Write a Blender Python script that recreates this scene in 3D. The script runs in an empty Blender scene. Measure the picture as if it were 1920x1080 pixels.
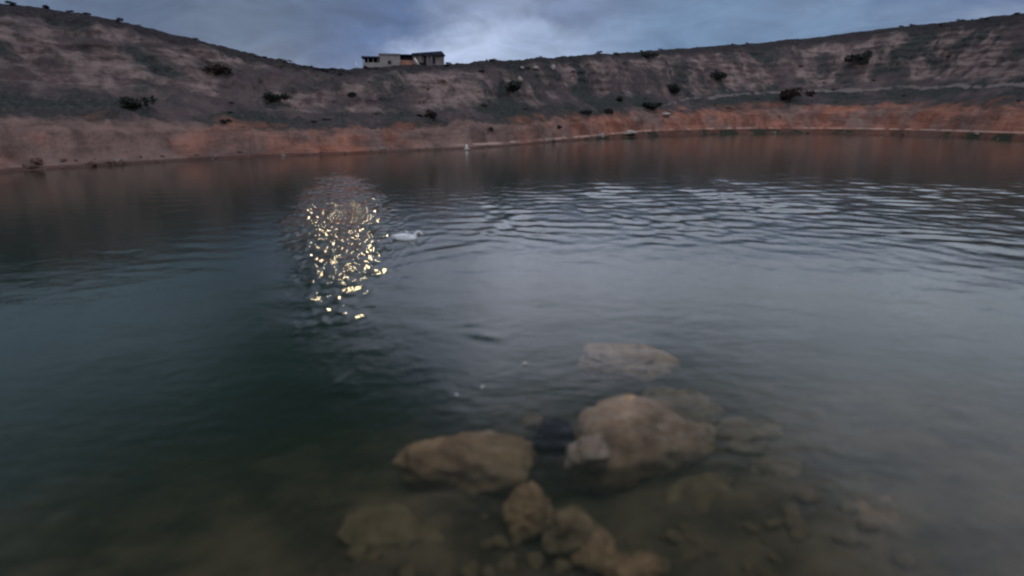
import bpy, bmesh, math, random
import numpy as np
from mathutils import Vector, Matrix, noise

R = math.radians
rng = np.random.default_rng(7)
random.seed(7)
scene = bpy.context.scene
C = scene.collection

# ------------------------------------------------------------------ camera
CAM_H, PITCH, F = 3.5, R(16.5), 1107.0
cp, sp = math.cos(PITCH), math.sin(PITCH)
cam = bpy.data.objects.new('camera', bpy.data.cameras.new('camera'))
C.objects.link(cam)
cam.location = (0, 0, CAM_H)
cam.rotation_euler = (math.pi/2 - PITCH, 0, 0)
cam.data.sensor_fit = 'HORIZONTAL'
cam.data.sensor_width = 36
cam.data.lens = F/1920*36
cam.data.clip_start = .05
cam.data.clip_end = 5000
scene.camera = cam

def ray(px, py):
    a, b = (px-960)/F, (540-py)/F
    return Vector((a, cp + b*sp, -sp + b*cp))
def at_z(px, py, z=0.0):
    d = ray(px, py); t = (z-CAM_H)/d.z
    return Vector((0, 0, CAM_H)) + d*t
def at_depth(px, py, dist):
    """point on the sight line at a horizontal distance dist"""
    d = ray(px, py); t = dist/math.hypot(d.x, d.y)
    return Vector((0, 0, CAM_H)) + d*t

# ------------------------------------------------------------------ helpers
def tag(o, label=None, cat=None, group=None, kind=None):
    if label: o['label'] = label
    if cat: o['category'] = cat
    if group: o['group'] = group
    if kind: o['kind'] = kind
    return o
def link(name, me, mat, parent=None, loc=None):
    o = bpy.data.objects.new(name, me); C.objects.link(o)
    if mat and not me.materials: me.materials.append(mat)
    if parent is not None: o.parent = parent
    if loc is not None: o.location = loc
    return o
def empty(name, loc, rz=0):
    o = bpy.data.objects.new(name, None); C.objects.link(o)
    o.location = loc; o.rotation_euler = (0, 0, rz); o.empty_display_size = .2
    return o
def from_bm(name, bm, mat, parent=None, loc=None, smooth=False):
    bmesh.ops.recalc_face_normals(bm, faces=bm.faces)
    me = bpy.data.meshes.new(name); bm.to_mesh(me); bm.free()
    if smooth:
        for p in me.polygons: p.use_smooth = True
    return link(name, me, mat, parent, loc)
def grid_mesh(name, P, smooth=True, closed_depth=None):
    """P: (rows, cols, 3)"""
    n, m = P.shape[:2]
    V = P.reshape(-1, 3)
    i = np.arange(n*m).reshape(n, m)
    q = np.stack([i[:-1, :-1], i[:-1, 1:], i[1:, 1:], i[1:, :-1]], -1).reshape(-1, 4)
    faces = [q]
    if closed_depth is not None:
        B = V.copy(); B[:, 2] = closed_depth
        off = n*m
        faces.append(q[:, ::-1]+off)
        ring = np.concatenate([i[0, :], i[1:, -1], i[-1, -2::-1], i[-2:0:-1, 0]])
        nx = np.roll(ring, -1)
        faces.append(np.stack([nx, ring, ring+off, nx+off], -1))
        V = np.concatenate([V, B])
    fa = np.concatenate(faces)
    me = bpy.data.meshes.new(name)
    me.vertices.add(len(V)); me.vertices.foreach_set('co', V.astype(np.float32).ravel())
    me.loops.add(fa.size); me.loops.foreach_set('vertex_index', fa.astype(np.int32).ravel())
    me.polygons.add(len(fa)); me.polygons.foreach_set('loop_start', (np.arange(len(fa))*4).astype(np.int32))
    me.polygons.foreach_set('loop_total', np.full(len(fa), 4, np.int32))
    me.update(); me.validate()
    me.polygons.foreach_set('use_smooth', np.full(len(me.polygons), smooth))
    return me
def set_attr(me, name, vals):
    a = me.attributes.new(name, 'FLOAT', 'POINT'); a.data.foreach_set('value', np.asarray(vals, np.float32).ravel())

# value noise on numpy arrays
_T = rng.random((256, 256))
def vnoise(x, y):
    xi = np.floor(x).astype(int); yi = np.floor(y).astype(int)
    fx = x-xi; fy = y-yi
    fx = fx*fx*fx*(fx*(fx*6-15)+10); fy = fy*fy*fy*(fy*(fy*6-15)+10)
    g = lambda a, b: _T[a % 256, b % 256]
    return (g(xi, yi)*(1-fx)+g(xi+1, yi)*fx)*(1-fy) + (g(xi, yi+1)*(1-fx)+g(xi+1, yi+1)*fx)*fy
def fbm(x, y, o=5, gain=.5):
    s, a, t = 0, 1, 0
    for k in range(o):
        s = s + a*(vnoise(x*2**k+17.3*k, y*2**k+5.1*k)-.5); t += a; a *= gain
    return s/t*2
def smooth(e0, e1, x):
    t = np.clip((x-e0)/(e1-e0), 0, 1); return t*t*(3-2*t)

# ------------------------------------------------------------------ node helpers
class NT:
    def __init__(s, tree): s.t = tree; s.n = tree.nodes; s.l = tree.links
    def new(s, typ, **kw):
        n = s.n.new(typ)
        for k, v in kw.items(): setattr(n, k, v)
        return n
    def put(s, sock, v):
        if hasattr(v, 'is_linked') or isinstance(v, bpy.types.NodeSocket): s.l.new(v, sock)
        elif v is not None: sock.default_value = v
    def math(s, op, a, b=None, c=None, clamp=False):
        n = s.new('ShaderNodeMath', operation=op, use_clamp=clamp)
        s.put(n.inputs[0], a)
        if b is not None: s.put(n.inputs[1], b)
        if c is not None: s.put(n.inputs[2], c)
        return n.outputs[0]
    def rng(s, v, a, b, c=0.0, d=1.0):
        n = s.new('ShaderNodeMapRange', interpolation_type='SMOOTHSTEP')
        s.put(n.inputs[0], v)
        for k, x in enumerate((a, b, c, d)): s.put(n.inputs[1+k], x)
        return n.outputs[0]
    def mix(s, f, a, b, blend='MIX'):
        n = s.new('ShaderNodeMix', data_type='RGBA', blend_type=blend)
        s.put(n.inputs[0], f)
        s.put(n.inputs[6], a if not isinstance(a, tuple) else (*a, 1)); s.put(n.inputs[7], b if not isinstance(b, tuple) else (*b, 1))
        return n.outputs[2]
    def noise(s, vec, scale, detail=4, rough=.5, dist=0.0):
        n = s.new('ShaderNodeTexNoise'); s.put(n.inputs['Vector'], vec)
        n.inputs['Scale'].default_value = scale; n.inputs['Detail'].default_value = detail
        n.inputs['Roughness'].default_value = rough; n.inputs['Distortion'].default_value = dist
        return n.outputs[0]
    def mapping(s, vec, scale=(1, 1, 1), loc=(0, 0, 0)):
        n = s.new('ShaderNodeMapping'); s.put(n.inputs[0], vec)
        n.inputs['Scale'].default_value = scale; n.inputs['Location'].default_value = loc
        return n.outputs[0]
    def attr(s, name):
        n = s.new('ShaderNodeAttribute', attribute_name=name); return n.outputs['Fac']
    def bump(s, h, strength=.5, dist=.1):
        n = s.new('ShaderNodeBump'); s.put(n.inputs['Height'], h)
        n.inputs['Strength'].default_value = strength; n.inputs['Distance'].default_value = dist
        return n.outputs[0]
def material(name):
    m = bpy.data.materials.new(name); m.use_nodes = True
    nt = NT(m.node_tree); b = m.node_tree.nodes['Principled BSDF']
    b.inputs['Specular IOR Level'].default_value = .2
    b.inputs['Roughness'].default_value = .85
    return m, nt, b
def simple(name, col, var=.25, scale=6, rough=.85, bump=.2, spec=.2):
    m, nt, b = material(name)
    co = nt.new('ShaderNodeTexCoord').outputs['Object']
    n = nt.noise(co, scale, 5, .6)
    c = nt.mix(nt.rng(n, .3, .7), tuple(x*(1-var) for x in col), tuple(min(1, x*(1+var)) for x in col))
    nt.put(b.inputs['Base Color'], c)
    b.inputs['Roughness'].default_value = rough; b.inputs['Specular IOR Level'].default_value = spec
    if bump: nt.put(b.inputs['Normal'], nt.bump(nt.noise(co, scale*4, 4), bump, .03))
    return m

# ------------------------------------------------------------------ world and sun
world = bpy.data.worlds.new('World'); scene.world = world; world.use_nodes = True
w = NT(world.node_tree); w.n.clear()
SUN_EL, SUN_AZ = R(9.3), R(-16.0)          # low weak sun in a cloud gap ahead on the left: its glitter lies on the water
sky = w.new('ShaderNodeTexSky', sky_type='NISHITA', sun_disc=False)
sky.sun_elevation = SUN_EL; sky.sun_rotation = SUN_AZ
gen = w.new('ShaderNodeTexCoord').outputs['Generated']
sep = w.new('ShaderNodeSeparateXYZ'); w.put(sep.inputs[0], gen)
X, Y, Z = sep.outputs
def blob(px_dir, inner, outer):
    d = Vector(px_dir).normalized()
    n = w.new('ShaderNodeVectorMath', operation='DOT_PRODUCT'); w.put(n.inputs[0], warped); n.inputs[1].default_value = d
    return w.rng(n.outputs['Value'], math.cos(R(outer)), math.cos(R(inner)))
def blob2(az, el, inner, outer, k=2.3):
    n = w.new('ShaderNodeVectorMath', operation='MULTIPLY'); w.put(n.inputs[0], warped); n.inputs[1].default_value = (1, 1, k)
    m_ = w.new('ShaderNodeVectorMath', operation='NORMALIZE'); w.put(m_.inputs[0], n.outputs[0])
    d = Vector(direction(az, el)); d.z *= k; d.normalize()
    q = w.new('ShaderNodeVectorMath', operation='DOT_PRODUCT'); w.put(q.inputs[0], m_.outputs[0]); q.inputs[1].default_value = d
    return w.rng(q.outputs['Value'], math.cos(R(outer)), math.cos(R(inner)))
def direction(az, el): return (math.sin(R(az))*math.cos(R(el)), math.cos(R(az))*math.cos(R(el)), math.sin(R(el)))
# wispy warp of the direction
wn = w.new('ShaderNodeTexNoise'); w.put(wn.inputs['Vector'], w.mapping(gen, (1, 1, 1.6))); wn.inputs['Scale'].default_value = 6.5; wn.inputs['Detail'].default_value = 6; wn.inputs['Roughness'].default_value = .6
wv = w.new('ShaderNodeVectorMath', operation='SUBTRACT'); w.put(wv.inputs[0], wn.outputs['Color']); wv.inputs[1].default_value = (.5, .5, .5)
ws = w.new('ShaderNodeVectorMath', operation='SCALE'); w.put(ws.inputs[0], wv.outputs[0]); ws.inputs['Scale'].default_value = .13
wa = w.new('ShaderNodeVectorMath', operation='ADD'); w.put(wa.inputs[0], gen); w.put(wa.inputs[1], ws.outputs[0])
wnm = w.new('ShaderNodeVectorMath', operation='NORMALIZE'); w.put(wnm.inputs[0], wa.outputs[0]); warped = wnm.outputs[0]
cl = w.noise(w.mapping(gen, (1, 1, 2.2), (.3, .1, .7)), 4.5, 7, .55, .6)
cl2 = w.noise(w.mapping(gen, (1, 1, 2.4), (2.3, 1.1, .7)), 11, 5, .55, .3)
base = w.mix(w.rng(cl, .36, .66), (.13, .185, .33), (.26, .33, .47))
base = w.mix(w.math('MULTIPLY', w.rng(cl2, .45, .72), .25), base, (.40, .47, .60))
def lay(fac, col, amt=1.0):
    global base
    base = w.mix(w.math('MULTIPLY', fac, amt), base, col)
# right side smooth steel blue, bright gap over the hill, dark cloud above the house
lay(blob2(17, 5, 6, 22), (.165, .255, .40), .85)
lay(blob2(1, 8.5, 1, 13), (.20, .25, .40), .6)
lay(blob2(-11.5, 7.6, 1.5, 12), (.10, .165, .325), .95)
lay(blob2(-2.2, 4.4, .5, 10.5), (.47, .57, .79), 1.0)
lay(blob2(5, 4.6, .5, 8), (.27, .36, .53), .6)
lay(blob2(-3.5, 9.8, .2, 7), (.34, .41, .56), .45)
lay(blob2(-27, 9, 4, 18), (.10, .145, .23), .8)
# mid sky mirrored by the water: pale lane ahead, dark blue-green cloud to the left and above
gate = w.rng(Z, .165, .235)
def high(d, a, b_, col, amt): lay(w.math('MULTIPLY', blob(d, a, b_), gate), col, amt)
high(direction(4, 17), 4, 15.5, (1.14, 1.22, 1.45), .92)
high(direction(28, 14), 6, 20, (1.0, 1.08, 1.25), .85)
high(direction(46, 20), 8, 26, (.85, .95, 1.1), .8)
high(direction(-12, 15), 3, 13, (.66, .72, .88), .8)
high(direction(-28, 29), 6, 20, (.05, .085, .095), .9)
high(direction(-46, 20), 8, 24, (.22, .30, .38), .9)
high(direction(14, 46), 12, 26, (.09, .10, .10), .9)
high(direction(-30, 46), 12, 28, (.04, .06, .06), .9)
mott = w.rng(w.noise(w.mapping(gen, (1, 1, 2.6), (.7, 3.1, .2)), 9, 6, .6, .8), .3, .7, .87, 1.13)
base = w.mix(1.0, base, mott, 'MULTIPLY')
# the overhead and rear part of the sky is lighter
front = w.math('ADD', w.math('MULTIPLY', Y, -1.0), w.math('MULTIPLY', Z, .45))
lay(w.rng(front, -.25, .55), (.86, .90, 1.0), 1.0)
b1 = w.new('ShaderNodeBackground'); w.put(b1.inputs[0], sky.outputs[0]); b1.inputs[1].default_value = .05
b2 = w.new('ShaderNodeBackground'); w.put(b2.inputs[0], base); b2.inputs[1].default_value = 1.0
mx = w.new('ShaderNodeMixShader'); mx.inputs[0].default_value = .99
w.l.new(b1.outputs[0], mx.inputs[1]); w.l.new(b2.outputs[0], mx.inputs[2])
wo = w.new('ShaderNodeOutputWorld'); w.l.new(mx.outputs[0], wo.inputs[0])

sun = bpy.data.objects.new('sun', bpy.data.lights.new('sun', 'SUN')); C.objects.link(sun)
sun.data.energy = .034; sun.data.angle = R(1.0); sun.data.color = (1, .76, .36)
sd = Vector((math.sin(SUN_AZ)*math.cos(SUN_EL), math.cos(SUN_AZ)*math.cos(SUN_EL), math.sin(SUN_EL)))
sun.rotation_euler = (-sd).to_track_quat('-Z', 'Y').to_euler(); sun.location = sd*40

# ------------------------------------------------------------------ the quarry hillside
PXS  = [-900, -300,   0,  250,  400,  500,  570,  649,  750,  875,  960, 1100, 1271, 1400, 1550, 1700, 1920, 2400, 3300]
SHY  = [ 420,  345, 322,  306,  298,  294,  292,  290,  284,  279,  273,  262,  253,  250,  250,  253,  262,  285,  330]
RIMY = [ -10,   -5,   5,   38,   76,  104,  121,  131,  124,  119,  113,  104,   92,   82,   66,   48,   22,   -5,  -20]
RUN  = [  22,   24,  24,   24,   23,   22,   20,   20,   20,   20,   20,   23,   27,   28,   29,   29,   27,   25,   22]
az_t, ds_t, dr_t, zr_t = [], [], [], []
for px, sy, ry, run in zip(PXS, SHY, RIMY, RUN):
    p = at_z(px, sy, 0); d = math.hypot(p.x, p.y); dr = d + run
    az_t.append(math.atan2(p.x, p.y)); ds_t.append(d); dr_t.append(dr)
    # height where the sight line through the rim pixel passes over the rim distance
    q = at_depth(px, ry, dr); zr_t.append(q.z)
def S(tab, az): return np.interp(az, az_t, tab)
def S2(tab, az):   # softened
    return sum(S(tab, az+k*.012)*wt for k, wt in ((-2, .1), (-1, .2), (0, .4), (1, .2), (2, .1)))
VK = np.array([-.35, 0, .05, .10, .15, .45, .60, .74, .86, .95, 1.0])   # fraction of run
ZK = np.array([-.55, 0, .05, .17, .21, .38, .52, .78, .92, .985, 1.0])
def hill_point(az, v):
    """az, v arrays -> x, y, z on the hillside; v 0 shoreline, 1 rim, beyond 1 plateau"""
    ds, dr, zr = S2(ds_t, az), S2(dr_t, az), S2(zr_t, az)
    run = dr-ds
    arc = az*70
    wob = fbm(arc*.10, v*0+3.1, 4)*1.2 + fbm(arc*.5, v*0+8.1, 3)*.35
    cut = smooth(.45, .6, v)*(1-smooth(.9, 1.0, v))
    gul = -np.abs(fbm(arc*.22+v*1.5, v*1.6+9, 4))*2.4*cut
    bank = smooth(.0, .04, v)*(1-smooth(.14, .24, v))
    gul = gul - np.abs(fbm(arc*.33, v*2+40, 3))*.9*bank
    strata = .55*np.sin(np.interp(np.minimum(v, 1), VK, ZK)*zr*5.2 + fbm(arc*.12, v*2, 3)*5)*.32*smooth(.2, .4, v)*(1-smooth(.85, 1, v))*(.3+vnoise(arc*.2, v*4+50))
    gul = gul + strata + fbm(arc*.9, v*14+9, 4)*.5*smooth(.02, .1, v)*(1-smooth(.9, 1, v))
    d = ds + np.where(v <= 1, v*run, run+(v-1)*run) + wob*(1-smooth(.9, 1.05, v)*.5) - gul
    vv = np.minimum(v, 1)
    z = np.interp(vv, VK, ZK)*np.where(vv < 0, 4.0, zr)
    z = z + fbm(arc*.35, d*.35, 5)*.55*smooth(.1, .3, v)*(1-.55*smooth(.85, 1, v))
    z = z + fbm(arc*1.4, d*1.3, 4)*.30*smooth(.0, .1, v)*(1-.4*smooth(.9, 1, v))
    z = z + np.where(v > 1, (v-1)*run*.012 + fbm(arc*.5, v*3, 3)*.1, 0)
    return d*np.sin(az), d*np.cos(az), z
NC = 1500
azs = np.concatenate([np.linspace(R(-80), R(-24), 260), np.linspace(R(-23.9), R(23.9), 800), np.linspace(R(24), R(80), 260)])
vs = np.concatenate([np.linspace(-.35, 0, 6), np.linspace(.008, .26, 34), np.linspace(.267, 1.05, 150), 1.06*np.geomspace(1.02, 120, 16)])
AZ, V = np.meshgrid(azs, vs)
hx, hy, hz = hill_point(AZ, V)
me = grid_mesh('hillside', np.stack([hx, hy, hz], -1))
set_attr(me, 'band', V); set_attr(me, 'azimuth', AZ)

m, nt, b = material('quarry_earth')
pos = nt.new('ShaderNodeNewGeometry').outputs['Position']
v = nt.attr('band'); az = nt.attr('azimuth')
nl = nt.noise(pos, .13, 5, .55); nm = nt.noise(pos, .5, 6, .62); nf = nt.noise(pos, 3.2, 5, .65)
s1 = nt.noise(nt.mapping(pos, (.8, .8, .4)), .6, 5, .6, .4); s2 = nt.noise(nt.mapping(pos, (.22, .22, 1.5)), .9, 5, .65, .3)
streak = nt.math('ADD', nt.math('MULTIPLY', s1, .55), nt.math('MULTIPLY', s2, .45))
# wobbling band coordinate
vw = nt.math('ADD', v, nt.math('MULTIPLY', nt.math('SUBTRACT', nm, .5), .16))
earth = nt.mix(nt.rng(nm, .3, .7), (.055, .046, .051), (.095, .080, .083))              # dull grey brown
scrub = nt.mix(nt.rng(nf, .35, .65), (.024, .030, .032), (.048, .054, .053))
cliff = nt.mix(nt.rng(streak, .40, .60), (.066, .053, .055), (.195, .158, .152))
red = nt.mix(nt.rng(streak, .38, .62), (.140, .062, .045), (.285, .140, .105))
mauve = nt.mix(nt.rng(streak, .38, .62), (.095, .068, .064), (.185, .132, .118))
c = nt.mix(nt.rng(nl, .40, .56), earth, scrub)
cl_f = nt.math('MULTIPLY', nt.math('MULTIPLY', nt.rng(vw, .46, .56), nt.rng(vw, .90, .80)), nt.rng(nt.noise(nt.mapping(pos, (1, 1, .5)), .17, 4, .6, .4), .43, .58))
c = nt.mix(cl_f, c, cliff)
c = nt.mix(nt.math('MULTIPLY', nt.rng(vw, .80, .90), .9), c, nt.mix(nt.rng(nf, .35, .7), (.020, .021, .027), (.042, .040, .042)))  # dark rim turf
# red bank, redder to the left end and the right
redness = nt.math('MAXIMUM', nt.rng(az, .02, .13), nt.math('MULTIPLY', nt.rng(az, -.17, -.22), nt.rng(az, -.42, -.30)))
redness = nt.math('MULTIPLY', redness, nt.rng(nt.noise(pos, .16, 4, .6), .40, .58))
bankc = nt.mix(redness, mauve, red)
bankf = nt.math('MULTIPLY', nt.rng(nt.math('ADD', vw, nt.math('MULTIPLY', nt.math('SUBTRACT', nl, .5), .62)), .225, .15), nt.rng(nm, .22, .40))
c = nt.mix(bankf, c, bankc)
# red stain above the bank on some stretches
c = nt.mix(nt.math('MULTIPLY', nt.math('MULTIPLY', nt.rng(vw, .34, .2), nt.rng(nl, .5, .62)), .6), c, red)
# pale dry ledge above a dark wet foot
zc = nt.new('ShaderNodeSeparateXYZ'); nt.put(zc.inputs[0], pos)
zz = nt.math('ADD', nt.math('SUBTRACT', zc.outputs[2], nt.rng(az, .06, .27, 0, .55)), nt.math('MULTIPLY', nt.math('SUBTRACT', nf, .5), .12))
ledge = nt.math('MULTIPLY', nt.math('MULTIPLY', nt.rng(zz, .22, .30), nt.rng(zz, .52, .40)), nt.rng(nt.noise(pos, .5, 3), .40, .55))
ledge = nt.math('MULTIPLY', ledge, nt.rng(az, -.12, -.04))
c = nt.mix(nt.math('MULTIPLY', ledge, .8), c, (.36, .27, .23))
c = nt.mix(nt.math('MULTIPLY', nt.rng(zz, .22, .12), .7), c, (.05, .032, .028))
foot = nt.math('MULTIPLY', nt.rng(zz, .2, .05), nt.rng(nt.noise(pos, .28, 3), .48, .58))
c = nt.mix(nt.math('MULTIPLY', foot, nt.rng(az, .05, .12)), c, (.028, .034, .026))
tv = nt.math('ABSOLUTE', nt.math('SUBTRACT', nt.math('ADD', v, nt.math('MULTIPLY', nt.math('SUBTRACT', nm, .5), .02)), nt.rng(az, .15, .33, .25, .46)))
track = nt.math('MULTIPLY', nt.rng(tv, .022, .008), nt.math('MULTIPLY', nt.rng(az, .19, .23), nt.rng(nm, .36, .5)))
c = nt.mix(nt.math('MULTIPLY', track, .6), c, (.19, .17, .17))
c = nt.mix(nt.math('MULTIPLY', nt.rng(nf, .62, .75), .35), c, (.20, .17, .16))
c = nt.mix(1.0, c, (1.46, 1.36, 1.34), 'MULTIPLY')
nt.put(b.inputs['Base Color'], c)
nt.put(b.inputs['Normal'], nt.bump(nt.math('ADD', nm, nt.math('MULTIPLY', nf, .7)), .8, .6))
b.inputs['Roughness'].default_value = .95; b.inputs['Specular IOR Level'].default_value = .05
tag(link('hillside', me, m), kind='structure')

def on_hill(px, py):
    """first hit of the sight line on the hillside, searched in world space"""
    d = ray(px, py); azp = math.atan2(d.x, d.y)
    vv = np.linspace(0.0, 1.3, 400)
    x, y, z = hill_point(np.full_like(vv, azp), vv)
    r = np.hypot(x, y); zl = CAM_H + d.z/math.hypot(d.x, d.y)*r
    k = np.nonzero(z >= zl)[0]
    k = k[0] if len(k) else int(np.argmax(z/r))
    return Vector((x[k], y[k], z[k]))

# ------------------------------------------------------------------ lake bed, bank under the viewer
def bed_z(x, y):
    dist = np.maximum(y, 0)
    dep = .30 + .125*np.maximum(dist-3.2, 0) + .035*np.maximum(dist-6.5, 0)**1.5
    # deeper on the left, a hollow ahead, a shelf on the right
    dep = dep + smooth(.6, -5.0, x)*(.25+.10*np.maximum(dist-4.2, 0)) + .28*smooth(1.6, .3, np.hypot(x-.75, (y-6.1)*.9))
    dep = dep - smooth(1.5, 5.5, x)*np.minimum(.05*dist, .38)*smooth(13, 8, dist)
    dep = np.minimum(dep, 6.5)
    z = -dep + fbm(x*.9, y*.9, 5)*.20 + fbm(x*4, y*4, 3)*.035
    bank = smooth(3.0, .2, y)
    return z*(1-bank) + bank*(1.1+np.maximum(-y, 0)*.25 + fbm(x*.7, y*.7, 4)*.25)
xs = np.concatenate([-np.geomspace(160, 9.2, 40), np.linspace(-9, 9, 240), np.geomspace(9.2, 160, 40)])
ys = np.concatenate([-np.geomspace(200, 2, 16), np.linspace(-1.8, 2, 14), np.linspace(2.05, 13, 170), np.geomspace(13.2, 150, 50)])
GX, GY = np.meshgrid(xs, ys)
me = grid_mesh('lake_bed', np.stack([GX, GY, bed_z(GX, GY)], -1))
m, nt, b = material('silty_bed')
pos = nt.new('ShaderNodeNewGeometry').outputs['Position']
n1 = nt.noise(pos, 1.1, 6, .6); n2 = nt.noise(pos, 7, 5, .65)
c = nt.mix(nt.rng(n1, .32, .68), (.070, .052, .033), (.22, .158, .098))
c = nt.mix(nt.math('MULTIPLY', nt.rng(n2, .5, .75), .5), c, (.19, .15, .11))
nt.put(b.inputs['Base Color'], c); nt.put(b.inputs['Normal'], nt.bump(n2, .6, .06))
tag(link('lake_bed', me, m), kind='structure')

# ------------------------------------------------------------------ water
def seg_dist(x, y, a, c):
    ax, ay, bx, by = a.x, a.y, c.x, c.y
    t = np.clip(((x-ax)*(bx-ax)+(y-ay)*(by-ay))/((bx-ax)**2+(by-ay)**2), 0, 1)
    return np.hypot(x-ax-t*(bx-ax), y-ay-t*(by-ay)), t
rr = np.geomspace(1.2, 175, 620); aa = np.concatenate([np.linspace(R(-84), R(-24), 150), np.linspace(R(-23.8), R(23.8), 420), np.linspace(R(24), R(84), 150)])
RA, AA = np.meshgrid(rr, aa, indexing='ij')
wx, wy = RA*np.sin(AA), RA*np.cos(AA)
wz = np.zeros_like(wx)
wr = np.random.default_rng(3)
px_warp = fbm(wx*.18, wy*.18, 3)*1.2
for k in range(46):
    lam = .40*2.0**(wr.random()*2.0); th = R(84)+wr.normal(0, .62)
    kx, ky = math.cos(th)*2*math.pi/lam, math.sin(th)*2*math.pi/lam
    wz += lam*.0031*np.sin(kx*wx+ky*(wy+px_warp)+wr.random()*6.28)*(.5+vnoise(wx*.45+k*7, wy*.35+k*3))
fade = smooth(160, 30, RA)
region = smooth(14.5, 18.5, wy+.16*wx*0)*smooth(36, 25, wy)*smooth(-3.5, 1.0, wx+fbm(wx*.2, wy*.2, 2)*2)
gust = smooth(.40, .72, .6*vnoise(wx*.42+3, wy*.22+11)+.4*vnoise(wx*1.1+30, wy*.6+1))
mask = .12 + .88*region*(.22+.75*gust) + .22*smooth(7, 13, wx)*smooth(10, 16, wy)*smooth(55, 30, wy)
mask = mask*(.15+.85*smooth(5, 12, wy))
wz = wz*mask*fade
# a few single ripples left by the swimming bird
for (p, q, amp, wid) in [((690, 498), (792, 476), .012, .20), ((712, 441), (790, 446), .010, .10), ((700, 462), (786, 452), .012, .12), ((800, 452), (812, 446), .010, .08), ((792, 476), (900, 459), .022, .28), ((885, 446), (935, 424), .026, .22), ((905, 432), (965, 404), .03, .3), ((865, 622), (945, 636), .010, .13), ((845, 612), (905, 603), .006, .12)]:
    dd, t = seg_dist(wx, wy, at_z(*p), at_z(*q))
    wz += 1.0*amp*np.sin(np.pi*np.clip(t, .02, .98))**.6*(np.exp(-(dd/wid)**2)-.4*np.exp(-((dd-wid*1.7)/wid)**2))
me = grid_mesh('water', np.stack([wx, wy, wz], -1), True, -9.0)
m = bpy.data.materials.new('lake_water'); m.use_nodes = True
nt = NT(m.node_tree); nt.n.clear()
pos = nt.new('ShaderNodeNewGeometry').outputs['Position']
rip = nt.math('ADD', nt.noise(nt.mapping(pos, (.9, 1.3, 1)), 3.4, 4, .55), nt.math('MULTIPLY', nt.noise(nt.mapping(pos, (1, 1.5, 1)), .7, 3), 1.0))
# a cat's paw of finer, steeper wavelets on the left
pc = at_z(655, 425, 0)
sx = nt.new('ShaderNodeSeparateXYZ'); nt.put(sx.inputs[0], pos)
ex = nt.math('DIVIDE', nt.math('ADD', sx.outputs[0], nt.math('MULTIPLY', sx.outputs[1], .287)), 2.1); ey = nt.math('DIVIDE', nt.math('ADD', sx.outputs[1], -(pc.y+4)), 14.0)
edge = nt.math('MULTIPLY', nt.math('SUBTRACT', nt.noise(nt.mapping(pos, (.5, .22, 1)), 1.0, 4, .6), .5), 2.6)
paw = nt.rng(nt.math('ADD', nt.math('ADD', nt.math('MULTIPLY', ex, ex), nt.math('MULTIPLY', ey, ey)), edge), 1.15, -.25)
paw = nt.math('MULTIPLY', paw, nt.rng(nt.noise(pos, .9, 2), .25, .6, .55, 1.0))
rip = nt.math('ADD', nt.math('MULTIPLY', rip, nt.math('SUBTRACT', 1.0, nt.math('MULTIPLY', paw, .75))), nt.math('MULTIPLY', nt.noise(nt.mapping(pos, (4.2, 2.4, 1)), 1.0, 1, .45, .5), nt.math('MULTIPLY', paw, 25.0)))
nb = nt.bump(rip, .17, .05)
fr = nt.new('ShaderNodeFresnel'); fr.inputs[0].default_value = 1.333; nt.put(fr.inputs[1], nb)
gl = nt.new('ShaderNodeBsdfGlossy'); gl.inputs['Roughness'].default_value = .014; gl.inputs[0].default_value = (1, 1, 1, 1); nt.put(gl.inputs['Normal'], nb)
tr = nt.new('ShaderNodeBsdfTransparent')
ms = nt.new('ShaderNodeMixShader'); nt.l.new(fr.outputs[0], ms.inputs[0]); nt.l.new(tr.outputs[0], ms.inputs[1]); nt.l.new(gl.outputs[0], ms.inputs[2])
va = nt.new('ShaderNodeVolumeAbsorption'); va.inputs[0].default_value = (.36, .44, .34, 1); va.inputs[1].default_value = .62
vsn = nt.new('ShaderNodeVolumeScatter'); vsn.inputs[0].default_value = (.32, .62, .50, 1); vsn.inputs[1].default_value = .085
ad = nt.new('ShaderNodeAddShader'); nt.l.new(va.outputs[0], ad.inputs[0]); nt.l.new(vsn.outputs[0], ad.inputs[1])
mo = nt.new('ShaderNodeOutputMaterial'); nt.l.new(ms.outputs[0], mo.inputs['Surface']); nt.l.new(ad.outputs[0], mo.inputs['Volume'])
try: m.cycles.homogeneous_volume = True
except Exception: pass
tag(link('water', me, m), kind='structure')

# ------------------------------------------------------------------ rocks
def rock_mesh(name, dims, seed, planes=16, sub=5, rough=.17):
    r = np.random.default_rng(seed)
    N = r.normal(size=(planes, 3)); N /= np.linalg.norm(N, axis=1)[:, None]
    H = r.uniform(.72, 1.05, planes)
    bm = bmesh.new(); bmesh.ops.create_icosphere(bm, subdivisions=sub, radius=1)
    off = Vector(r.uniform(-50, 50, 3))
    for vert in bm.verts:
        d = vert.co.normalized(); dn = np.array(d)
        q = N @ dn
        t = H/np.maximum(q, .08)
        # soft minimum keeps edges worn
        rad = -np.log(np.sum(np.exp(-t*9))+math.exp(-9*1.25))/9
        f = noise.fractal(d*1.6+off, 1.0, 2.1, 5)*rough*1.3 + noise.fractal(d*5.5+off, .9, 2.0, 4)*rough*.35
        vert.co = Vector((d.x*dims[0], d.y*dims[1], d.z*dims[2]))*(rad+f)
    me = bpy.data.meshes.new(name); bm.to_mesh(me); bm.free()
    for p in me.polygons: p.use_smooth = True
    return me
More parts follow.
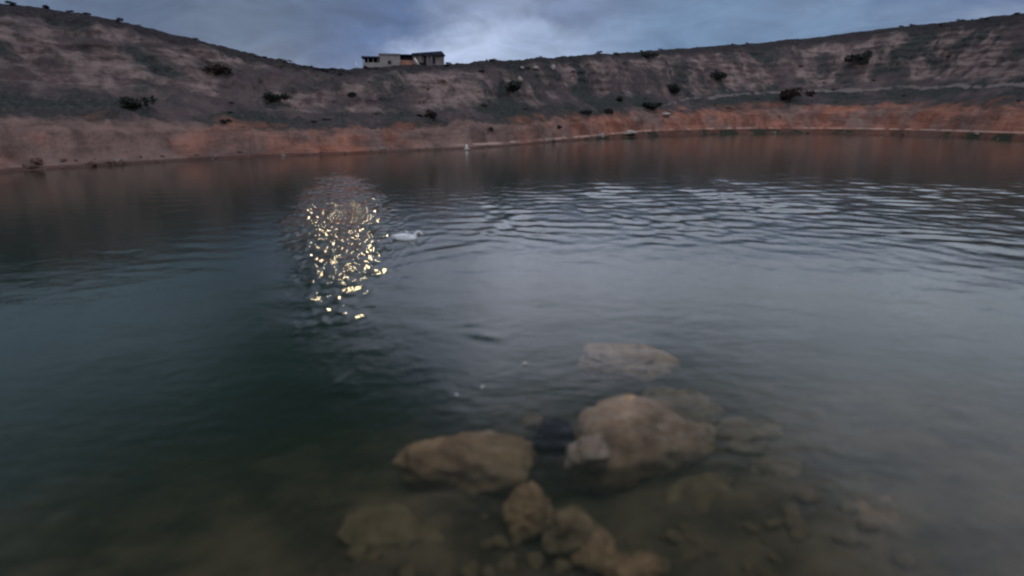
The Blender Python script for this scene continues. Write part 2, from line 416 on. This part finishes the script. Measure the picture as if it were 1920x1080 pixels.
def rock_mat(name, dark, light, moss=.35):
    m, nt, b = material(name)
    co = nt.new('ShaderNodeTexCoord').outputs['Object']
    n1 = nt.noise(co, 2.2, 6, .62, .3); n2 = nt.noise(co, 13, 6, .7)
    c = nt.mix(nt.rng(n1, .3, .7), dark, light)
    c = nt.mix(nt.math('MULTIPLY', nt.rng(n2, .52, .72), .5), c, tuple(x*.45 for x in dark))
    c = nt.mix(nt.math('MULTIPLY', nt.rng(nt.noise(co, 1.1, 4), .5, .64), moss), c, (.075, .072, .042))
    nt.put(b.inputs['Base Color'], c)
    nt.put(b.inputs['Normal'], nt.bump(nt.math('ADD', n2, nt.math('MULTIPLY', n1, .8)), .6, .05))
    b.inputs['Roughness'].default_value = .9; b.inputs['Specular IOR Level'].default_value = .1
    return m
TAN = rock_mat('tan_rock', (.23, .140, .074), (.54, .355, .205))
PINK = rock_mat('pink_rock', (.27, .165, .10), (.62, .42, .28), .15)
PINKL = rock_mat('pale_pink_rock', (.29, .21, .155), (.53, .41, .325), .05)
OLIVE = rock_mat('olive_rock', (.17, .122, .068), (.37, .27, .16), .4)
GAP_SHADE = rock_mat('blue_black_gap_shade', (.006, .008, .014), (.016, .020, .032), .0)  # near-black colour carries the darkness of the gap
PALE = rock_mat('pale_rock', (.26, .22, .20), (.42, .37, .34), .05)
def rock(px, py, wpx, hpx, top, mat, seed, label, rz=0, depth_ratio=.8, sub=5, group='rocks under the shallow water', planes=16):
    """rock seen at pixel box centre; top = height of its crown relative to the water"""
    c = at_z(px, py, top-.15)
    rngd = (c-Vector((0, 0, CAM_H))).length
    fwd = (c-Vector((0, 0, CAM_H))).dot(Vector((0, cp, -sp)))
    W = wpx/F*fwd*.5
    s = CAM_H/rngd
    Hh = hpx/F*fwd*.5
    Dp = W*depth_ratio
    # vertical half size from the apparent height: hpx ~ sqrt((Dp s)^2+(Hz c)^2)
    k = max(Hh**2-(Dp*s)**2, (.35*Hh)**2)
    Hz = math.sqrt(k)/math.sqrt(max(1-s*s, .05))
    Hz = min(max(Hz, W*.35), W*.95)
    me = rock_mesh('submerged_rock', (W*1.08, Dp*1.08, Hz), seed, planes, sub)
    o = link('submerged_rock', me, mat, None, (c.x, c.y, top-Hz*.85))
    o.rotation_euler = (0, 0, R(rz))
    tag(o, label, 'rock', group)
    return o
rock(878, 852, 275, 150, -.27, TAN, 11, 'broad tan boulder lying under water, widest rock left of the dark gap', 8, .62)
rock(1203, 806, 292, 200, -.27, PINK, 27, 'large pinkish tan boulder under water, widest rock right of the dark gap', 14, .62)
rock(1036, 806, 80, 135, -.06, GAP_SHADE, 180, 'blue black form standing in for the dark hollow between the two biggest boulders', 60, .8, 4)  # shade of the hollow is put into this added body's near-black colour
rock(1108, 842, 86, 72, -.05, PINKL, 35, 'small pale rounded rock under water leaning on the large pinkish boulder', 20, .8)
rock(992, 945, 104, 96, -.26, TAN, 41, 'knobbly brown rock under water just in front of the broad tan boulder', 30, .9)
rock(1165, 668, 165, 62, -.10, TAN, 52, 'flat brown slab under water, farthest rock from the near bank', 4, .7)
rock(1262, 752, 150, 85, -.22, OLIVE, 63, 'dull olive rock under water behind the right flank of the pinkish boulder', 0, .8)
rock(1330, 930, 150, 90, -.52, OLIVE, 74, 'sloping brown rock under water in front of the right end of the pinkish boulder', 25, .8)
rock(1075, 1000, 110, 90, -.24, OLIVE, 85, 'dim brown rock under water beside the knobbly brown rock', 40, .9)
rock(1122, 1036, 78, 84, -.30, TAN, 96, 'rounded brown rock under water near the lower picture edge', 0, .9)
rock(1192, 1078, 92, 66, -.26, TAN, 107, 'pale rock under water cut off by the lower picture edge', 0, .9)
rock(1000, 800, 46, 30, -.42, OLIVE, 118, 'little sunken stone in the dark gap between the boulders', 0, .9, 4)
rock(1500, 905, 210, 120, -.40, OLIVE, 129, 'wide dim boulder under water, far to the right of the pinkish boulder', -20, .7)
rock(1640, 960, 190, 120, -.36, TAN, 130, 'brown boulder under water, rightmost rock on the shallow shelf', 15, .7)
rock(1390, 820, 150, 80, -.45, OLIVE, 141, 'dim sunken rock between the olive rock and the wide dim boulder', 15, .7)
rock(740, 1010, 190, 90, -.46, OLIVE, 152, 'dark silted rock under water left of the knobbly brown rock', 0, .8)
rs = np.random.default_rng(99)
proto = [rock_mesh('silted_stone', (1, .85, .6), 400+k, 12, 3, .12) for k in range(5)]
for me_ in proto: me_.materials.append(OLIVE)
for k in range(60):
    px, py = rs.uniform(640, 1700), rs.uniform(930, 1085)
    q = at_z(px, py, -.4); sz = rs.uniform(.04, .12)
    o = link('silted_stone', proto[k % 5], None, None, (q.x, q.y, float(bed_z(np.array(q.x), np.array(q.y)))+sz*.2))
    o.scale = (sz, sz, sz); o.rotation_euler = (0, 0, rs.uniform(0, 6))
    tag(o, 'small dark silted stone lying on the shallow lake bed near the viewer', 'stone', 'small stones on the shallow lake bed')

# ------------------------------------------------------------------ scrub and stones on the hillside
def leaf_ball(name, mat, rad, n, size, seed, parent, squash=.75, lean=(0, 0)):
    """crown of many small leaf faces around several uneven clumps"""
    r = np.random.default_rng(seed)
    bm = bmesh.new()
    clumps = [(r.normal(0, .42, 3)*rad*np.array((1, 1, .6)), r.uniform(.35, .62)*rad) for _ in range(7)]
    for k in range(n):
        cc, cr = clumps[r.integers(len(clumps))]
        d = r.normal(size=3); d /= np.linalg.norm(d)
        p = cc + d*cr*r.uniform(.55, 1.05)
        p[2] = abs(p[2]*squash + rad*.45)
        s = size*r.uniform(.6, 1.4)
        u = r.normal(size=3); u /= np.linalg.norm(u)
        t = np.cross(u, d+.3*r.normal(size=3)); t /= max(np.linalg.norm(t), 1e-6)
        vs_ = [bm.verts.new(p+u*s), bm.verts.new(p+t*s*.5), bm.verts.new(p-u*s), bm.verts.new(p-t*s*.5)]
        bm.faces.new(vs_)
    me = bpy.data.meshes.new(name); bm.to_mesh(me); bm.free()
    return link(name, me, mat, parent)
def tube(bm, pts, radii, n=7, cap=True):
    rings = []
    for i, p in enumerate(pts):
        p = Vector(p)
        a = Vector(pts[max(i-1, 0)]); c = Vector(pts[min(i+1, len(pts)-1)])
        t = (c-a).normalized(); u = t.orthogonal().normalized() if abs(t.z) > .95 else t.cross(Vector((0, 0, 1))).normalized(); w_ = t.cross(u)
        rings.append([bm.verts.new(p+(u*math.cos(k*2*math.pi/n)+w_*math.sin(k*2*math.pi/n))*radii[i]) for k in range(n)])
    for r0, r1 in zip(rings, rings[1:]):
        for k in range(n): bm.faces.new((r0[k], r0[(k+1) % n], r1[(k+1) % n], r1[k]))
    if cap:
        bm.faces.new(rings[0][::-1]); bm.faces.new(rings[-1])
SCRUB_DARK = simple('dark_scrub_leaves', (.026, .031, .028), .5, 3, .9, 0)
SCRUB_BROWN = simple('brown_scrub_leaves', (.035, .024, .022), .4, 3, .9, 0)
TWIG = simple('twig_bark', (.06, .042, .032), .3, 20, .9, .2)
def scrub(px, py, wpx, mat, seed, label, squash=.75):
    p = on_hill(px, py); dist = p.length
    rad = wpx/F*dist*.5
    t = empty('scrub_bush', p - Vector((0, 0, .1)), seed)
    tag(t, label, 'bush', 'dark scrub bushes on the far hillside')
    leaf_ball('foliage', mat, rad, 420, rad*.16, seed, t, squash)
    bm = bmesh.new()
    r = random.Random(seed)
    for k in range(5):
        a = r.uniform(0, 6.28); q = Vector((math.cos(a)*rad*.5, math.sin(a)*rad*.5, rad*r.uniform(.6, .9)))
        tube(bm, [(0, 0, -.2), q*.5+Vector((0, 0, rad*.1)), q], [rad*.05, rad*.035, rad*.015], 5)
    from_bm('stem', bm, TWIG, t)
scrub(962, 172, 46, SCRUB_DARK, 1, 'widest dark bush on the upper slope below pale stones', .5)
scrub(809, 222, 26, SCRUB_BROWN, 2, 'rounded brown bush at the foot of the grey cliff below the house')
scrub(921, 245, 13, SCRUB_DARK, 3, 'small dark bush on the middle slope right of the brown bush')
scrub(1046, 240, 12, SCRUB_DARK, 4, 'tiny dark bush low on the slope just above the mauve bank')
scrub(1098, 213, 20, SCRUB_DARK, 5, 'dark low bush at the left end of the red bank top', .5)
scrub(1141, 212, 18, SCRUB_DARK, 6, 'dark low bush on the middle of the red bank top', .6)
scrub(1160, 188, 18, SCRUB_DARK, 7, 'lone dim bush on bare slope above the red bank')
scrub(1216, 108, 26, SCRUB_DARK, 8, 'flat dark bush just under the hilltop rim', .45)
scrub(1262, 172, 30, SCRUB_DARK, 9, 'dark spreading bush on the slope below the flat rim bush', .6)
scrub(661, 182, 22, SCRUB_DARK, 10, 'dark bush high on the slope below the leaning white pole')
scrub(1224, 206, 34, SCRUB_DARK, 11, 'long low bush on the red bank top, largest of that row', .4)
scrub(1345, 150, 34, SCRUB_DARK, 12, 'dark bush on the steep slope right of the spreading bush', .6)
scrub(1480, 190, 40, SCRUB_BROWN, 13, 'brown bush on the right hand slope, biggest bush there', .6)
scrub(1620, 120, 36, SCRUB_DARK, 14, 'dark bush high on the right hand slope', .6)
scrub(520, 190, 34, SCRUB_DARK, 15, 'dark bush on the rising slope left of the house', .6)
scrub(410, 140, 36, SCRUB_BROWN, 16, 'brown bush high on the left hand slope', .6)
scrub(250, 200, 40, SCRUB_DARK, 17, 'dark bush on the left hand slope, lowest one there', .6)

tr_ = np.random.default_rng(21)
tuft_mats = [SCRUB_DARK, SCRUB_BROWN, simple('dry_grass_leaves', (.085, .075, .058), .4, 3, .9, 0)]
tufts = []
for k in range(6):
    o = leaf_ball('scrub_tuft', tuft_mats[k % 3], 1.0, 160, .2, 50+k, None, .6); tufts.append(o)
for k in range(120):
    azk = tr_.uniform(-.75, .75); vk = float(tr_.choice([tr_.uniform(.2, .5), tr_.uniform(.45, .9), tr_.uniform(.93, 1.02), tr_.uniform(.93, 1.02)]))
    x_, y_, z_ = hill_point(np.array([azk]), np.array([vk]))
    sz = tr_.uniform(.12, .42)
    o = tufts[k] if k < 6 else tufts[k % 6].copy()
    if k >= 6: C.objects.link(o)
    o.location = (x_[0], y_[0], z_[0]-.05); o.scale = (sz*1.3, sz*1.3, sz); o.rotation_euler = (0, 0, tr_.uniform(0, 6))
    tag(o, ['small dark green tuft of scrub on the far hillside', 'small brown tuft of scrub on the far hillside', 'small dry straw coloured tuft on the far hillside'][k % 6 % 3], 'tuft', ['dark green tufts on the hillside', 'brown tufts on the hillside', 'dry tufts on the hillside'][k % 6 % 3])

def stone(px, py, wpx, seed, label, flat=.6):
    p = on_hill(px, py); rad = wpx/F*p.length*.5
    me = rock_mesh('stone', (rad*1.1, rad*.9, rad*flat), seed, 12, 3)
    o = link('stone', me, PALE, None, p+Vector((0, 0, rad*flat*.4)))
    o.rotation_euler = (0, 0, seed)
    tag(o, label, 'stone', 'pale stones on the far hillside')
stone(975, 151, 9, 201, 'pale upright stone high on the slope beside the widest bush', 1.2)
stone(1004, 128, 13, 202, 'pale flat stone just below the rim, larger of the two there', .5)
stone(979, 128, 7, 203, 'little pale stone below the rim left of the flat stone', .7)
stone(1037, 130, 7, 204, 'narrow pale stone standing below the rim', 1.5)
stone(1128, 256, 12, 205, 'pale stone standing at the foot of the red bank', .8)
stone(1247, 217, 16, 206, 'wide pale stone on the ledge at the top of the red bank', .5)
stone(1180, 251, 26, 207, 'long pale stone at the waterline of the red bank', .35)
stone(845, 150, 5, 208, 'tiny pale stone on the dark turf below the house', .8)

SHORE = [rock_mat('shore_rock_brown', (.07, .045, .038), (.17, .11, .09), .1), rock_mat('shore_rock_grey', (.12, .10, .095), (.26, .22, .20), .1)]
sp_ = [rock_mesh('shore_rock', (1, .8, .55), 500+k, 12, 3, .14) for k in range(4)]
for k, me_ in enumerate(sp_): me_.materials.append(SHORE[k % 2])
for k in range(130):
    azk = tr_.uniform(-.72, .75); vk = tr_.uniform(-.004, .035)
    x_, y_, z_ = hill_point(np.array([azk]), np.array([vk]))
    sz = tr_.uniform(.08, .18)*(1+1.6*(tr_.random() > .85))
    o = link('shore_rock', sp_[k % 4], None, None, (x_[0], y_[0], max(z_[0], 0)))
    o.scale = (sz, sz, sz); o.rotation_euler = (0, 0, tr_.uniform(0, 6))
    tag(o, ['small brown rock lying along the far waterline', 'small grey rock lying along the far waterline'][k % 2], 'rock', ['brown rocks along the far shore', 'grey rocks along the far shore'][k % 2])

# white bollard like post on the shore, with a low base stone
p = at_z(875, 281, 0)
t = empty('shore_marker', (p.x, p.y, .05)); tag(t, 'small white marker post standing at the far waterline', 'post')
WHITE = simple('weathered_white', (.62, .60, .58), .12, 9, .7, .1)
bm = bmesh.new(); tube(bm, [(0, 0, -.4), (0, 0, .25), (.01, 0, .42), (.01, 0, .47)], [.14, .13, .11, .05], 12); from_bm('post', bm, WHITE, t, None, True)
link('base_stone', rock_mesh('base_stone', (.34, .28, .14), 77, 12, 3), PALE, t, (.05, -.05, .0))

# ------------------------------------------------------------------ the house on the rim
def box(bm, x0, x1, y0, y1, z0, z1, bev=0):
    vs_ = [bm.verts.new((x, y, z)) for z in (z0, z1) for y in (y0, y1) for x in (x0, x1)]
    for f in ((0, 1, 3, 2), (4, 6, 7, 5), (0, 4, 5, 1), (2, 3, 7, 6), (0, 2, 6, 4), (1, 5, 7, 3)):
        bm.faces.new([vs_[k] for k in f])
def prism(bm, prof, y0, y1):
    a = [bm.verts.new((x, y0, z)) for x, z in prof]; c = [bm.verts.new((x, y1, z)) for x, z in prof]
    n = len(prof)
    bm.faces.new(a); bm.faces.new(c[::-1])
    for k in range(n): bm.faces.new((a[k], c[k], c[(k+1) % n], a[(k+1) % n]))
base_l = on_hill(679, 128); base_r = on_hill(833, 121)
HD = 84.0
pl_, pr_ = at_depth(679, 126, HD), at_depth(834, 124, HD)
L = (pr_-pl_).length
rzh = math.atan2(pr_.y-pl_.y, pr_.x-pl_.x)
hroot = empty('house', (pl_.x, pl_.y, pl_.z), rzh)
tag(hroot, 'low pale house with dark roof and veranda on the hilltop rim', 'house')
u = L/155.0                                      # metres per photograph pixel at the house
PLASTER = simple('mauve_plaster', (.23, .185, .18), .2, 1.2, .9, .15)
PLASTER2 = simple('pale_plaster', (.27, .25, .25), .18, 1.5, .9, .15)
PINKW = simple('pink_plaster', (.36, .18, .14), .25, 1.5, .9, .15)
ROOFM = simple('dark_blue_roof', (.028, .032, .055), .25, 3, .7, .2)
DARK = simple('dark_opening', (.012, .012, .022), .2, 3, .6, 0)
FRAME = simple('painted_timber', (.20, .19, .21), .15, 8, .7, .1)
def X_(px): return (px-679)*u
def Zh(px_h): return px_h*u
rise = pr_.z-pl_.z
G = -1.2   # footing below ground
def hb(name, x0, x1, y0, y1, z0, z1, mat, parent=hroot, label=None):
    bm = bmesh.new(); box(bm, X_(x0), X_(x1), y0, y1, z0 if z0 == G else Zh(z0), Zh(z1)); o = from_bm(name, bm, mat, parent)
    if label: o['label'] = label
    return o
wmain = hb('wall', 712, 750, .0, 5.0, G, 22.5, PLASTER2, label='pale grey plaster wall of the middle block')
hb('roof', 710.5, 751, -.15, 5.2, 22.5, 24.8, FRAME, label='flat grey slab roof of the middle block')
wpink = hb('wall', 750, 774, .35, 5.0, G, 14.0, PINKW, label='pink plaster wall below the dark opening')
hb('window', 750.5, 773.5, .75, 4.8, 14.0, 22.5, DARK, label='wide dark unglazed window opening')
hb('roof', 749.5, 775, .2, 5.1, 22.5, 24.3, ROOFM)
wr_ = hb('wall', 774, 833, .1, 5.0, G, 24.0, PLASTER)
# pitched dark roof with a hipped right end
bm = bmesh.new()
pts = [(773, 24.0), (772, 25.3), (776, 26.0), (820, 29.6), (828.5, 30.2), (835.5, 22.5), (834, 21.6), (829, 24.0)]
prism(bm, [(X_(a), Zh(b_)) for a, b_ in pts], -.35, 5.3); from_bm('roof', bm, ROOFM, hroot, None)
hb('eave_board', 774.5, 827, -.30, .095, 21.8, 23.9, ROOFM)
for (a, b_, z0, z1) in ((793.5, 799, 0.5, 20.5), (811, 816, 7.5, 20)):
    nm_ = 'door' if z0 < 2 else 'window'
    d = hb(nm_, a, b_, .04, .098, z0, z1, DARK)
    bm = bmesh.new()
    for (xa, xb, za, zb) in ((a-1, a, z0, z1), (b_, b_+1, z0, z1), (a-1, b_+1, z1, z1+1)): box(bm, X_(xa), X_(xb), .0, .09, Zh(za), Zh(zb))
    from_bm('frame', bm, FRAME, d)
    if nm_ == 'window': hb('sill', a-1.5, b_+1.5, -.06, .09, z0-1, z0, FRAME, d)
for xx in (787, 801, 808):
    hb('pillar', xx, xx+1.6, -.28, -.12, G, 21.8, FRAME)
# veranda on the left: dark openings between thin posts above a pale parapet
hb('parapet', 681, 712, .05, .25, G, 8.6, PLASTER2, label='pale veranda parapet')
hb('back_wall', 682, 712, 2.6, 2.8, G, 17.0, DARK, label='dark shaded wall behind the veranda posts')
hb('roof', 678.5, 712, -.15, 3.0, 17.0, 19.4, ROOFM, label='dark veranda roof')
for xx in (681, 690, 699, 708): hb('pillar', xx, xx+1.5, .07, .23, 8.6, 17.0, FRAME)
aw = hb('window', 727, 733, -.03, -.003, 6, 12, DARK, wmain)
hb('frame', 726.2, 733.8, -.02, -.002, 5.2, 6, FRAME, aw)
POLE = simple('white_painted_pole', (.80, .80, .80), .05, 8, .6, 0)
def pole(p0, p1, dist, rad, label, plate=False):
    a, c = at_depth(*p0, dist), at_depth(*p1, dist)
    t = empty('leaning_pole', a); tag(t, label, 'pole', 'white poles by the house')
    bm = bmesh.new(); tube(bm, [(a-c)*.25, (c-a)*.5, c-a], [rad, rad, rad*.8], 8); from_bm('shaft', bm, POLE, t, None, True)
    bm = bmesh.new(); tube(bm, [c-a, (c-a)*1.04], [rad*1.3, rad*1.3], 8); from_bm('cap', bm, POLE, t)
pole((783.5, 119), (777, 109), HD-2.4, .10, 'thick white pole leaning in front of the house wall')
pole((672, 127), (666, 116), HD-1.0, .055, 'thin white pole leaning left of the veranda')

def leaf_mat(name, c1, c2):
    m, nt, b = material(name)
    oi = nt.new('ShaderNodeNewGeometry')
    c = nt.mix(oi.outputs['Random Per Island'], c1, c2)
    nt.put(b.inputs['Base Color'], c)
    b.inputs['Roughness'].default_value = .3; b.inputs['Specular IOR Level'].default_value = .6
    return m
# fallen leaves afloat
LEAF_FLOAT = leaf_mat('floating_pale_leaf', (.55, .55, .48), (.8, .8, .74))
def float_leaf(px, py, size, rz, label):
    p = at_z(px, py, .012)
    bm = bmesh.new()
    n = 10
    cvs = [(-1.25, 0, .1)] + [(math.cos(math.pi-k*math.pi/n)*1, .45*math.sin(k*math.pi/n), .18*math.sin(k*math.pi/n)) for k in range(1, n)] + [(1.1, 0, .05)] + [(math.cos(k*math.pi/n)*1, -.45*math.sin(k*math.pi/n), .18*math.sin(k*math.pi/n)) for k in range(1, n)]
    vv = [bm.verts.new(Vector(c_)*size) for c_ in cvs]; cv = bm.verts.new((0, 0, 0))
    for k in range(len(vv)): bm.faces.new((cv, vv[k], vv[(k+1) % len(vv)]))
    o = from_bm('floating_leaf', bm, LEAF_FLOAT, None, p); o.rotation_euler = (0, 0, rz)
    tag(o, label, 'leaf', 'fallen leaves afloat on the lake')
float_leaf(985, 681, .042, .4, 'pale fallen leaf afloat beyond the dark gap between the boulders')
float_leaf(905, 725, .032, 1.2, 'pale fallen leaf afloat behind the broad tan boulder, nearer the gap')
float_leaf(856, 740, .032, 2.2, 'pale fallen leaf afloat behind the broad tan boulder, farther left')
float_leaf(826, 413, .055, .2, 'pale fallen leaf afloat just beyond the swimming goose')

# ------------------------------------------------------------------ white goose
gp = at_z(764, 448, 0)
gz = empty('goose', (gp.x, gp.y, 0), R(-4))
tag(gz, 'white goose swimming with bent neck and one wing tip raised', 'goose')
FEATH, nt, b = material('white_feathers')
co = nt.new('ShaderNodeTexCoord').outputs['Object']
n1 = nt.noise(nt.mapping(co, (6, 22, 22)), 1.6, 4)
nt.put(b.inputs['Base Color'], nt.mix(nt.rng(n1, .3, .7), (.62, .65, .70), (.80, .83, .87)))
nt.put(b.inputs['Normal'], nt.bump(n1, .3, .02))
GREYF = simple('grey_feathers', (.30, .31, .33), .15, 12, .9, .1)
BILL = simple('dull_orange_bill', (.34, .24, .16), .1, 20, .5, 0)
EYE = simple('dark_eye', (.01, .01, .012), .1, 20, .2, 0)
def evaluated(name, bm, remesh, mat, parent, smooth_it=8):
    me = bpy.data.meshes.new(name); bm.to_mesh(me); bm.free()
    o = link(name, me, mat, parent)
    md = o.modifiers.new('r', 'REMESH'); md.mode = 'VOXEL'; md.voxel_size = remesh
    ms_ = o.modifiers.new('s', 'SMOOTH'); ms_.factor = .5; ms_.iterations = smooth_it
    dg = bpy.context.evaluated_depsgraph_get()
    new = bpy.data.meshes.new_from_object(o.evaluated_get(dg)); o.modifiers.clear()
    old = o.data; o.data = new; new.name = name; bpy.data.meshes.remove(old)
    for p in new.polygons: p.use_smooth = True
    if not new.materials: new.materials.append(mat)
    return o
def loft(bm, rings, n=20):
    """rings: (x, z, half width y, half height z)"""
    rs = []
    for (x, z, hy_, hz_) in rings:
        rs.append([bm.verts.new((x, math.cos(k*2*math.pi/n)*hy_, z+math.sin(k*2*math.pi/n)*hz_)) for k in range(n)])
    for a, c_ in zip(rs, rs[1:]):
        for k in range(n): bm.faces.new((a[k], a[(k+1) % n], c_[(k+1) % n], c_[k]))
    bm.faces.new(rs[0][::-1]); bm.faces.new(rs[-1])
bm = bmesh.new()
loft(bm, [(-.47, .070, .02, .012), (-.43, .066, .07, .03), (-.34, .052, .13, .075), (-.20, .035, .165, .115), (-.02, .02, .170, .125), (.12, .015, .145, .115), (.22, .02, .105, .09), (.27, .03, .06, .06), (.29, .035, .02, .03)])
nk = [(.17, 0, .04), (.225, 0, .10), (.26, 0, .16), (.295, 0, .205), (.335, .01, .222), (.37, .02, .205), (.395, .025, .175)]
tube(bm, nk, [.085, .062, .045, .036, .034, .036, .03], 14)
hb2 = bmesh.new(); bmesh.ops.create_uvsphere(hb2, u_segments=16, v_segments=10, radius=1)
for vert in hb2.verts: vert.co = Vector((vert.co.x*.062, vert.co.y*.038, vert.co.z*.042))
bmesh.ops.rotate(hb2, verts=hb2.verts, matrix=Matrix.Rotation(R(38), 3, 'Y')); bmesh.ops.translate(hb2, verts=hb2.verts, vec=(.405, .025, .165))
tmp = bpy.data.meshes.new('t'); hb2.to_mesh(tmp); hb2.free(); bm.from_mesh(tmp); bpy.data.meshes.remove(tmp)
evaluated('body', bm, .011, FEATH, gz, 6)
bm = bmesh.new(); tube(bm, [(.435, .027, .145), (.465, .03, .112), (.492, .033, .082), (.50, .034, .075)], [.026, .021, .014, .005], 10)
from_bm('bill', bm, BILL, gz, None, True)
for s in (-1, 1):
    bm = bmesh.new(); bmesh.ops.create_uvsphere(bm, u_segments=10, v_segments=6, radius=.0075)
    from_bm('eye', bm, EYE, gz, (.42, .025+s*.036, .175), True)
# folded near wing lying along the back, and the raised tip
for s in (-1, 1):
    bm = bmesh.new()
    loft(bm, [(-.44, .092, .004, .004), (-.36, .093, .035, .018), (-.2, .100, .055, .04), (-.02, .098, .05, .05), (.09, .085, .03, .04), (.12, .08, .01, .012)], 14)
    bmesh.ops.translate(bm, verts=bm.verts, vec=(0, s*.10, 0))
    w_ = evaluated('wing', bm, .012, FEATH, gz, 4)
bm = bmesh.new()
tube(bm, [(.085, -.08, .095), (.055, -.085, .15), (.02, -.09, .205), (-.005, -.09, .245), (-.012, -.09, .262)], [.034, .030, .026, .020, .006], 12)
for vert in bm.verts: vert.co.y = -.085+(vert.co.y+.085)*.45
from_bm('wing_tip', bm, FEATH, gz, None, True)
# ------------------------------------------------------------------ render settings
scene.view_settings.view_transform = 'Standard'; scene.view_settings.look = 'None'; scene.view_settings.exposure = 0
cy = scene.cycles
scene.render.engine = 'CYCLES'
cy.max_bounces = 8; cy.diffuse_bounces = 2; cy.glossy_bounces = 3; cy.transparent_max_bounces = 12; cy.volume_bounces = 1
cy.caustics_reflective = False; cy.caustics_refractive = False
cy.use_denoising = True
try: cy.denoiser = 'OPENIMAGEDENOISE'
except Exception: pass
cy.filter_width = 2.2
cam.data.dof.use_dof = True; cam.data.dof.focus_distance = 45; cam.data.dof.aperture_fstop = F/1920*36/1000/.075
